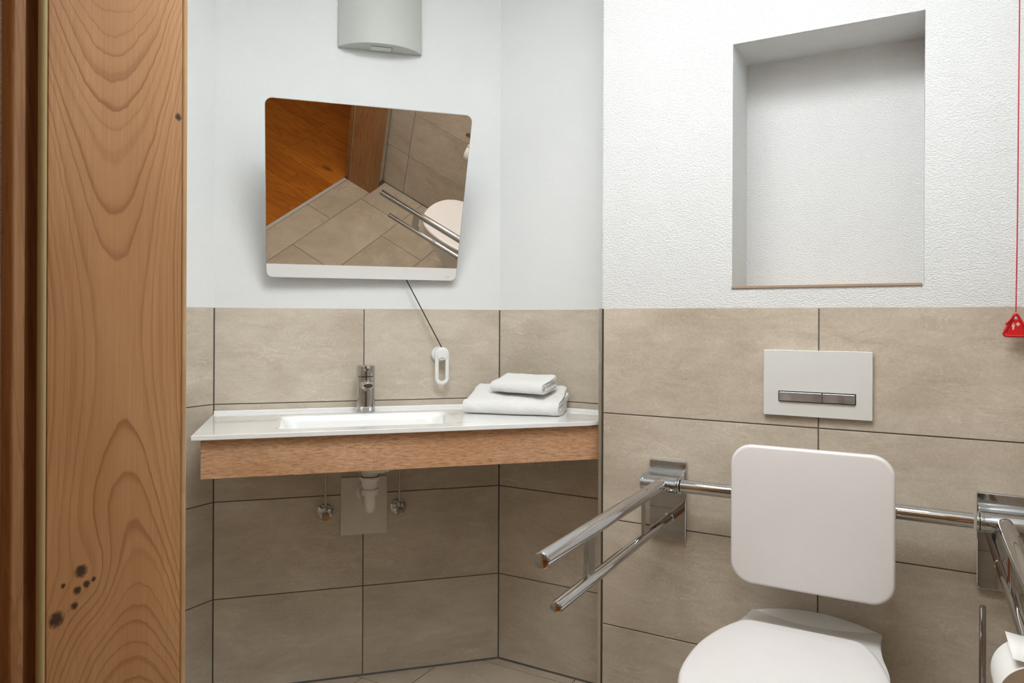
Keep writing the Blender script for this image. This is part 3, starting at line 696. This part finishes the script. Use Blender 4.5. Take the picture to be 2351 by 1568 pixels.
# ------------------------------------------------------------------ towels
def towel(name, label, origin, rz, w, d, layers, tilt, seed):
    """folded terry towel: one outer strip wrapped round the front edge with further folds inside; x along the front"""
    t = empty(name, origin, rz); t['_t'] = 0; del t['_t']
    bm = NB(); th, H0, H1 = layers
    nseg = 70
    def strip(path, hw):
        # closed outline around an open 2D path (y,z) of half thickness hw
        P = [Vector((a,b)) for a,b in path]; L, Rr = [], []
        for i, p in enumerate(P):
            dd = (P[min(i+1,len(P)-1)]-P[max(i-1,0)]).normalized(); n = Vector((-dd.y, dd.x)); L.append(p+n*hw); Rr.append(p-n*hw)
        d1 = (P[-1]-P[-2]).normalized(); d0 = (P[0]-P[1]).normalized()
        e1 = [P[-1] + (Vector((-d1.y,d1.x))*math.cos(a) + d1*math.sin(a))*hw for a in (PI/4,PI/2,3*PI/4)]
        e0 = [P[0] + (Vector((-d0.y,d0.x))*math.cos(a) + d0*math.sin(a))*hw for a in (PI/4,PI/2,3*PI/4)]
        return L + e1 + Rr[::-1] + e0
    outl = []
    hw = th/2
    def lin(a, b, n): return [(a[0]+(b[0]-a[0])*k/n, a[1]+(b[1]-a[1])*k/n) for k in range(n)]
    r0 = H0/2 - hw
    arc = [(r0+hw - r0*math.sin(a)*1.0, H0/2 - r0*math.cos(a)) for a in [PI*k/12 for k in range(13)]]
    outl.append(strip(lin((d,hw+.001), arc[0], 22)[:] + arc + lin(arc[-1], (d, H1-hw), 22)[1:] + [(d, H1-hw)], hw))
    nin = max(1, int(round((H1-2*th)/th)))
    for k in range(nin):
        f = (k+.5)/nin
        za = th + (H0-2*th)*f; zb = th + (H1-2*th)*f
        outl.append(strip(lin((r0+hw+.006, za), (d-.004-.004*(k%2), zb), 24), min(hw, (H1-2*th)/nin/2)*.97))
    for q, O in enumerate(outl):
        rings = []
        for i in range(nseg+1):
            x = w*i/nseg; f = i/nseg
            endr = 1 - .10*max(0, 1-f/.05)**2 - .10*max(0, 1-(1-f)/.05)**2
            ring = []
            for p in O:
                c_ = Vector((x, p.x, p.y))
                nz = noise.noise_vector(c_*14 + Vector((seed,0,0)))*.0040 + noise.noise_vector(c_*45 + Vector((0,seed,0)))*.0016 + noise.noise_vector(c_*330+Vector((0,0,seed)))*.0008
                zz = p.y*endr + (1-endr)*H0/2*.6
                ring.append(Vector((x + nz.x + (.004*math.sin(p.x*30+q)), p.x+nz.y*1.2 + .003*math.sin(x*17+seed), max(.0006, zz + nz.z*min(1,p.y/.01)))))
            rings.append(ring)
        loft(bm, rings)
    for v in bm.verts:
        v.co.z += v.co.y*math.tan(tilt)
    o = obj('cloth', bm, M_TERRY, t, smooth=True)
    return t
tw = towel('bath_towel', None, (-1.229,1.872,ZC+.0008), math.atan2(.075,.296), .300, .168, (.0145,.047,.079), 0, 3.1)
setp(tw, 'large folded white terry towel lying on the right end of the washbasin top', 'towel')
tw = towel('hand_towel', None, (-1.176,1.944,ZC+.0625), R(0), .184, .105, (.0115,.038,.042), R(7), 7.7)
setp(tw, 'small folded white terry towel on top of the large towel', 'towel')

# ------------------------------------------------------------------ flush plate
fp = setp(empty('flush_plate', (-.2145, YT, 1.0055)), 'white glass toilet flush plate with two brushed metal buttons', 'flush plate')
bm = NB(); slab_xz(bm, rrect(.249,.165,.003,3), -.012, -.0005, .001, 2); obj('plate', bm, M_FLUSH, fp)
bm = NB(); slab_xz(bm, rrect(.1775,.0268,.0015,3,.0002,-.0335), -.0126, -.0121); obj('button_gap', bm, M_BLACK, fp)
bm = NB(); slab_xz(bm, rrect(.0995,.0222,.001,3,-.0364,-.0335), -.0175, -.0127, .001, 2); b1 = obj('button', bm, M_BTN, fp); b1['label'] = 'long left flush button'
bm = NB(); slab_xz(bm, rrect(.0720,.0222,.001,3,.0506,-.0335), -.0175, -.0127, .001, 2); b2 = obj('button', bm, M_BTN, fp); b2['label'] = 'short right flush button with small lettering'
def text(name, s, size, mat, parent, loc, rot, ext=.0001, offx='CENTER'):
    cu = bpy.data.curves.new('t','FONT'); cu.body = s; cu.size = size; cu.extrude = ext; cu.align_x = offx; cu.align_y = 'CENTER'
    o = bpy.data.objects.new('t', cu); C.objects.link(o); dg = bpy.context.evaluated_depsgraph_get()
    me = bpy.data.meshes.new_from_object(o.evaluated_get(dg)); bpy.data.objects.remove(o)
    me.materials.clear(); me.materials.append(mat)
    q = bpy.data.objects.new(name, me); C.objects.link(q); q.parent = parent; q.location = loc; q.rotation_euler = rot; return q
text('lettering', 'GEBERIT', .0042, M_DGREY, b2, (.0745,-.01755,-.0283), (PI/2,0,0))
bm = NB(); slab_xz(bm, [(.0618,-.0296),(.0642,-.0296),(.0642,-.0270),(.0618,-.0270)], -.0177, -.01752); obj('logo_square', bm, M_DGREY, b2)
text('lettering', 'HEWI', .0062, M_LOGO, mir, (.270,-.00055,.0135), (PI/2,0,0), .0001)

# ------------------------------------------------------------------ backrest with its chrome crossbar
br = setp(empty('toilet_back_support', (-.2110, 1.772, .7045)), 'white rounded square toilet backrest on a chrome crossbar above the lid', 'backrest')
bm = NB(); P_ = rrect(.348,.327,.048,12); slab_xz(bm, P_, -.022, 0, .007, 5); o = obj('pad', bm, M_SEAT, br, smooth=True)
bm = NB(); tube(bm, [(-.320,.0725,.026),(.3206,.0725,.026)], .0168, 32); obj('crossbar', bm, M_CH, br, smooth=True)
for x in (-.09,.09):
    bm = NB(); box(bm, (x-.02,.0004,.004), (x+.02,.0550,.048)); obj('clamp', bm, M_CH, br, bevel=.003)
# ------------------------------------------------------------------ folding grab rails
def grab_rail(x, label, lower_end, upper_end, posts):
    t = setp(empty('grab_rail', (x, YT, .730)), label, 'grab rail', 'folding grab rails beside the toilet')
    bm = NB(); slab_xz(bm, rrect(.1005,.2135,.002,3,.0,-.057), -.015, -.0005, .0014, 2); pl = obj('wall_plate', bm, M_CH, t)
    bm = NB()
    P = [(-.0152,.0285),(-.022,.0280),(-.030,.0235),(-.034,.0180),(-.040,.0185),(-.060,.021),(-.080,.0205),(-.080,-.0205),(-.060,-.021),(-.045,-.020),(-.0152,-.0215)]
    loft(bm, [[(xx,a,b) for a,b in P] for xx in (-.0485,.0485)]); obj('hinge_block', bm, M_CH, t, bevel=.0015, seg=2)
    bm = NB(); lathe(bm, (-.0495,-.080,0), (1,0,0), [(0,.0195),(.001,.0215),(.007,.0215),(.0075,.0208),(.0915,.0208),(.092,.0215),(.098,.0215),(.099,.0195)], 48); obj('hinge_cylinder', bm, M_CH, t, smooth=False, bevel=.0005, seg=2)
    for xx in (-.0555 if x > 0 else .0497,):
        bm = NB(); lathe(bm, (xx,-.080,0), (1,0,0), [(0,.0205),(.0012,.0215),(.0045,.0215),(.0056,.0205)], 40); obj('collar', bm, M_CH, t, smooth=False, bevel=.0004)
    ye = upper_end - YT; ax = .005 if x < 0 else -.004
    bm = NB(); lathe(bm, (ax,-.066,0), (0,-1,0), [(0,.007),(.006,.0140),(.014,.0167),(.05,.0165),(.052,.0160),(-ye-.066-.004,.0160),(-ye-.066-.001,.0155),(-ye-.066,.0145)], 40); up_ = obj('upper_tube', bm, M_CH, t, smooth=False, bevel=.0006)
    for p in up_.data.polygons: p.use_smooth = True
    up_.data.set_sharp_from_angle(angle=R(42))
    le = lower_end - YT
    bm = NB(); lathe(bm, (ax,-.0155,-.105), (0,-1,0), [(0,.0124),(-le-.0155-.003,.0124),(-le-.0155-.0006,.0120),(-le-.0155,.0112)], 36); lo = obj('lower_tube', bm, M_CH, t, smooth=True)
    bm = NB(); lathe(bm, (ax,-.0152,-.105), (0,-1,0), [(0,.0142),(.004,.0142),(.005,.0126)], 36); obj('stop_ring', bm, M_CH, t)
    for yp in posts:
        y = yp - YT; bm = NB(); box(bm, (ax-.005, y-.019, -.0965), (ax+.005, y+.019, -.0130)); obj('link_bar', bm, M_CH, t, bevel=.0012)
    for (yy, zz, r) in ((ye,0,.0143),(le,-.105,.0110)):
        bm = NB(); lathe(bm, (ax, yy-.0001, zz), (0,-1,0), [(0,r),(.0012,r),(.0016,r*.94)], 32); obj('end_cap', bm, M_CH, t, bevel=.0003)
    return t
grab_rail(-.588, 'chrome folding grab rail with two parallel tubes, left of the toilet', 1.205, 1.145, (1.362, 1.715))
gr = grab_rail(.170, 'chrome folding grab rail with two parallel tubes, right of the toilet by the paper roll', 1.335, 1.145, (1.362, 1.715))
# ------------------------------------------------------------------ toilet paper roll on a holder
TX, TY0, TY1, TZ = .153, 1.185, 1.287, .645
hol = setp(empty('paper_holder', (TX, TY1+.02, TZ)), 'chrome toilet paper spindle fixed to the right grab rail', 'paper holder')
bm = NB(); tube(bm, [(0,-.130,0),(0,.012,0),(0,.020,0),(.0,.0265,-.004)], [.0085,.0085,.0085,.008], 20); obj('spindle', bm, M_CH, hol, smooth=True)
rl = setp(empty('toilet_paper_roll', (TX, (TY0+TY1)/2, TZ)), 'white toilet paper roll hanging beside the right grab rail, loose end on top', 'toilet paper')
RO = .0545; L = TY1-TY0
bm = NB(); prof = [(.0225,-L/2+.0001),(RO-.0006,-L/2+.0001),(RO,-L/2+.001),(RO,L/2-.001),(RO-.0006,L/2-.0001),(.0225,L/2-.0001)]
rings = [[(r*math.cos(2*PI*k/64), y, r*math.sin(2*PI*k/64)) for k in range(64)] for r, y in prof] ; 
vr = [[bm.verts.new(q) for q in r] for r in rings]
for a, b in zip(vr, vr[1:]+vr[:1]):
    for k in range(64): bm.faces.new((a[k],a[(k+1)%64],b[(k+1)%64],b[k]))
o = obj('paper', bm, M_PAPER, rl); o.data.materials.append(M_ROLL_SHADE)
for p in o.data.polygons:
    if p.normal.y < -.9 and p.center.y < -L/2+.0006: p.material_index = 1
    else: p.use_smooth = abs(p.normal.y) < .5
bm = NB()
vr = [[bm.verts.new((r*math.cos(2*PI*k/40), y, r*math.sin(2*PI*k/40))) for k in range(40)] for r, y in ((.0222,-L/2),(.0222,L/2),(.0210,L/2),(.0210,-L/2))]
for a, b in zip(vr, vr[1:]+vr[:1]):
    for k in range(40): bm.faces.new((a[k],a[(k+1)%40],b[(k+1)%40],b[k]))
obj('core', bm, M_CORE, rl, smooth=True)
bm = NB(); sh = []
for k in range(18):
    a = R(118 - 5.2*k); lift = .0009 + .010*max(0, 1-k/4.0)**1.6
    sh.append(((RO+lift)*math.cos(a) - .006*max(0,1-k/4.0), (RO+lift)*math.sin(a)))
A = [[bm.verts.new((x, y, z)) for x, z in sh] for y in (-L/2+.001, 0, L/2-.001)]
for a, b in zip(A, A[1:]):
    for k in range(len(sh)-1): bm.faces.new((a[k],a[k+1],b[k+1],b[k]))
obj('loose_sheet', bm, M_PAPER, rl, smooth=True, solid=.0004)

# ------------------------------------------------------------------ toilet
XC = -.2175; ZR = .446
wc = setp(empty('toilet', (XC, YT, 0)), 'white wall-hung ceramic toilet with its lid closed, between two chrome grab rails', 'toilet')
def wy(y): return y - YT
def body_ring(z, hwb, hwm, yf, n=15, zb=None):
    """outline from the back left corner round the front to the back right corner"""
    half = [(-hwb, -.0006), (-hwb, -.10), (-(hwb*.75+hwm*.25), -.19), (-hwm*.985, -.29), (-hwm, wy(yf)*.62), (-hwm*.93, wy(yf)*.80), (-hwm*.66, wy(yf)*.945), (-hwm*.30, wy(yf)*.995)]
    full = half + [(0, wy(yf))] + [(-x,y) for x,y in half[::-1]]
    return [(x, y, z) for x, y in catmull(full, 5)]
bm = NB()
rings = [body_ring(.075,.085,.075,1.56), body_ring(.085,.095,.085,1.53), body_ring(.13,.105,.098,1.46), body_ring(.20,.112,.115,1.40), body_ring(.29,.125,.142,1.32), body_ring(.36,.14,.166,1.262), body_ring(.405,.150,.1765,1.232), body_ring(.432,.1515,.1785,1.226), body_ring(.4405,.150,.177,1.2285), body_ring(ZR-.003,.144,.172,1.234)]
for r in rings:
    for i, (x,y,z) in enumerate(r):
        if z > .40:      # the rear deck drops towards the wall and its back edge is arched
            k = max(0, 1 + y/.16)
            r[i] = (x, y, z - (z-.40)*k*.62)
vr = loft(bm, rings, cap=False); bm.faces.new(vr[0][::-1])
n = len(vr[-1])
# loft closes the ring along the wall; cover the top with strips between mirrored points
top_ = vr[-1]
for i in range(n//2):
    a, b, c_, d_ = top_[i], top_[i+1], top_[n-2-i], top_[n-1-i]
    if len({a,b,c_,d_}) == 4: bm.faces.new((a,b,c_,d_))
    elif len({a,b,c_,d_}) == 3: bm.faces.new((a,b,d_))
obj('bowl', bm, M_CER, wc, smooth=True)
# rear deck with its arched back edge
bm = NB(); V = []
for j in range(15):
    f = j/14; y = -.0008 - f*.285; row = []
    for i in range(25):
        t_ = -1+2*i/24; hw = .1500 + (.0 if f < .35 else (f-.35)**1.3*.030)
        arch = .438 - .024*t_*t_
        dip = arch - .012*math.sin(min(1,f*2.6)*PI/2)
        zz = dip + (.4415-dip)*max(0,(f-.35)/.65)**.8
        row.append(bm.verts.new((t_*hw, y, zz)))
    V.append(row)
for j in range(14):
    for i in range(24): bm.faces.new((V[j][i],V[j+1][i],V[j+1][i+1],V[j][i+1]))
low = [[bm.verts.new((v.co.x, v.co.y, .398)) for v in (V[j][k] for j in range(15))] for k in (0,24)]
for k, L_ in zip((0,24), low):
    for j in range(14): bm.faces.new((V[j][k],V[j+1][k],L_[j+1],L_[j]))
obj('rear_deck', bm, M_CER, wc, smooth=True, bevel=0)
def lid_outline(k, yb, yf, hw, n=5):
    h = [(0,yb),(.095,yb-.001),(.118,yb-.006),(.134,yb-.024),(.160,yb-.085),(.1795,yb-.165),(.1855,yb-.245),(.181,yb-.325),(.158,yb-.400),(.112,yb-.452),(.055,yb-.476)]
    sy = (yb-yf)/.482
    h = [(x*hw/.1855, yb+(y-yb)*sy) for x, y in h]
    full = h + [(0,yf)] + [(-x,y) for x,y in h[:0:-1]]
    return [(x*k, wy(y)) for x, y in catmull(full, n, closed=True)]
def lid_slab(name, mat, O, z0, z1, rb, dome=0, parent=wc):
    bm = NB(); cy = sum(p[1] for p in O)/len(O)
    def rg(z, ins):
        return [(x*(1-ins/.18), cy+(y-cy)*(1-ins/.24), z) for x,y in O]
    rings = [rg(z0, rb*.6), rg(z0+rb*.3, rb*.15), rg(z0+rb*.8,0), rg(z1-rb,0), rg(z1-rb*.4,rb*.25), rg(z1-rb*.1,rb*.65), rg(z1+dome*.1,rb*1.3), rg(z1+dome*.5,.05), rg(z1+dome*.9,.11), rg(z1+dome,.165)]
    loft(bm, rings); return obj(name, bm, mat, parent, smooth=True)
O = lid_outline(1, 1.690, 1.217, .1855)
lid_slab('seat_ring', M_SEAT, [(x*.985, wy(1.45)+(y-wy(1.45))*.985) for x,y in O], ZR+.0005, ZR+.0175, .005)
lid_slab('lid', M_SEAT, O, ZR+.0185, ZR+.0385, .0085, .0015)
for x in (-.075,.075):
    bm = NB(); lathe(bm, (x-.018, wy(1.702), ZR+.016), (1,0,0), [(0,.008),(.036,.008)], 20); obj('hinge', bm, M_CH, wc, smooth=True)

# ------------------------------------------------------------------ toilet brush
tb = setp(empty('toilet_brush', (.127, 1.845, 0)), 'toilet brush with a tall slim chrome handle, right of the toilet', 'toilet brush')
bm = NB(); lathe(bm, (0,0,.0005), (0,0,1), [(0,.045),(.003,.046),(.30,.046),(.303,.044)], 40); hb = obj('canister', bm, M_CH, tb, smooth=False, bevel=.001)
bm = NB(); lathe(bm, (0,0,.3035), (0,0,1), [(0,.047),(.006,.047),(.008,.02)], 40); obj('cover', bm, M_CH, tb)
bm = NB(); lathe(bm, (0,0,.3118), (0,0,1), [(0,.0066),(.235,.0066),(.2375,.0060),(.2382,.0045)], 28); obj('handle', bm, M_CH, tb, smooth=True)

# ------------------------------------------------------------------ emergency pull cord
em = setp(empty('emergency_pull_cord', (.1885, 1.894, 1.183)), 'red emergency pull cord with a red triangular handle, at the right edge of the photo', 'pull cord')
bm = NB(); tube(bm, catmull([(.0045,.004,1.31),(.0042,.003,1.1),(.0048,.002,.8),(.0032,.001,.45),(.0020,0,.2),(0,0,-.001)], 5), .00125, 8); obj('cord', bm, M_RCORD, em, smooth=True)
tri = [(0,-.0005),(-.0245,-.0525),(.0245,-.0525)]
def roundtri(sc, r, n=5):
    c0 = (0,-.0352); P = []
    T = [((x-c0[0])*sc+c0[0], (z-c0[1])*sc+c0[1]) for x,z in tri]
    for i in range(3):
        p = Vector(T[i]); a = (Vector(T[i-1])-p).normalized(); b = (Vector(T[(i+1)%3])-p).normalized()
        s0, s1 = p + a*r*1.8, p + b*r*1.8
        for k in range(n+1):
            t_ = k/n; P.append(tuple((1-t_)**2*s0 + 2*t_*(1-t_)*p + t_*t_*s1))
    return P
path = [Vector((x,0,z)) for x,z in roundtri(1.0,.0055)]; n = len(path); bm = NB()
vr = []
for i, p in enumerate(path):
    d = (path[(i+1)%n]-path[i-1]).normalized(); u = Vector((0,1,0)); v = d.cross(u).normalized()
    vr.append([bm.verts.new(p + u*math.cos(2*PI*k/14)*.0042 + v*math.sin(2*PI*k/14)*.0030) for k in range(14)])
for i in range(n):
    for k in range(14): bm.faces.new((vr[i][k],vr[i][(k+1)%14],vr[(i+1)%n][(k+1)%14],vr[(i+1)%n][k]))
obj('triangle_ring', bm, M_RED, em, smooth=True)
bm = NB(); hexa = [(-.0042,-.0158),(.0042,-.0158),(.0185,-.0462),(.0152,-.0505),(-.0152,-.0505),(-.0185,-.0462)]
slab_xz(bm, hexa, -.0012, .0012); pl = obj('sign_plate', bm, M_RED, em)
bm = NB(); tube(bm, [(-.0045,-.0035,-.0085),(-.009,-.0052,-.016),(-.0165,-.005,-.0245)], .0014, 8); lathe(bm, (-.0155,-.005,-.0235), (-.62,0,-.8), [(0,.0016),(.002,.0026),(.004,.0024),(.0052,.0012)], 10); obj('cord_knot', bm, M_RED, em, smooth=True)
bm = NB(); bx = -.0048
bm.faces.new([bm.verts.new((bx+.0014*math.cos(2*PI*k/16), -.00145, -.0246+.0016*math.sin(2*PI*k/16))) for k in range(16)])
bm.faces.new([bm.verts.new((bx+x, -.00145, z)) for x,z in ((-.0027,-.0271),(.0027,-.0271),(.0026,-.0312),(.0016,-.0345),(.0015,-.0388),(-.0015,-.0388),(-.0016,-.0345),(-.0026,-.0312))])
obj('person_mark', bm, M_PINK, pl)
bm = NB(); cx_, cz_ = .0036, -.0266; a_, b_ = .0015, .0040
bm.faces.new([bm.verts.new((cx_+x, -.00145, cz_+z)) for x,z in ((-a_,-b_),(a_,-b_),(a_,-a_),(b_,-a_),(b_,a_),(a_,a_),(a_,b_),(-a_,b_),(-a_,a_),(-b_,a_),(-b_,-a_),(-a_,-a_))])
obj('cross_mark', bm, M_PINK, pl)
bm = NB(); lathe(bm, (.0045,.004,HC-1.183-.0005), (0,0,-1), [(0,.03),(.006,.03),(.007,.012)], 28); obj('ceiling_switch', bm, M_PLA, em)
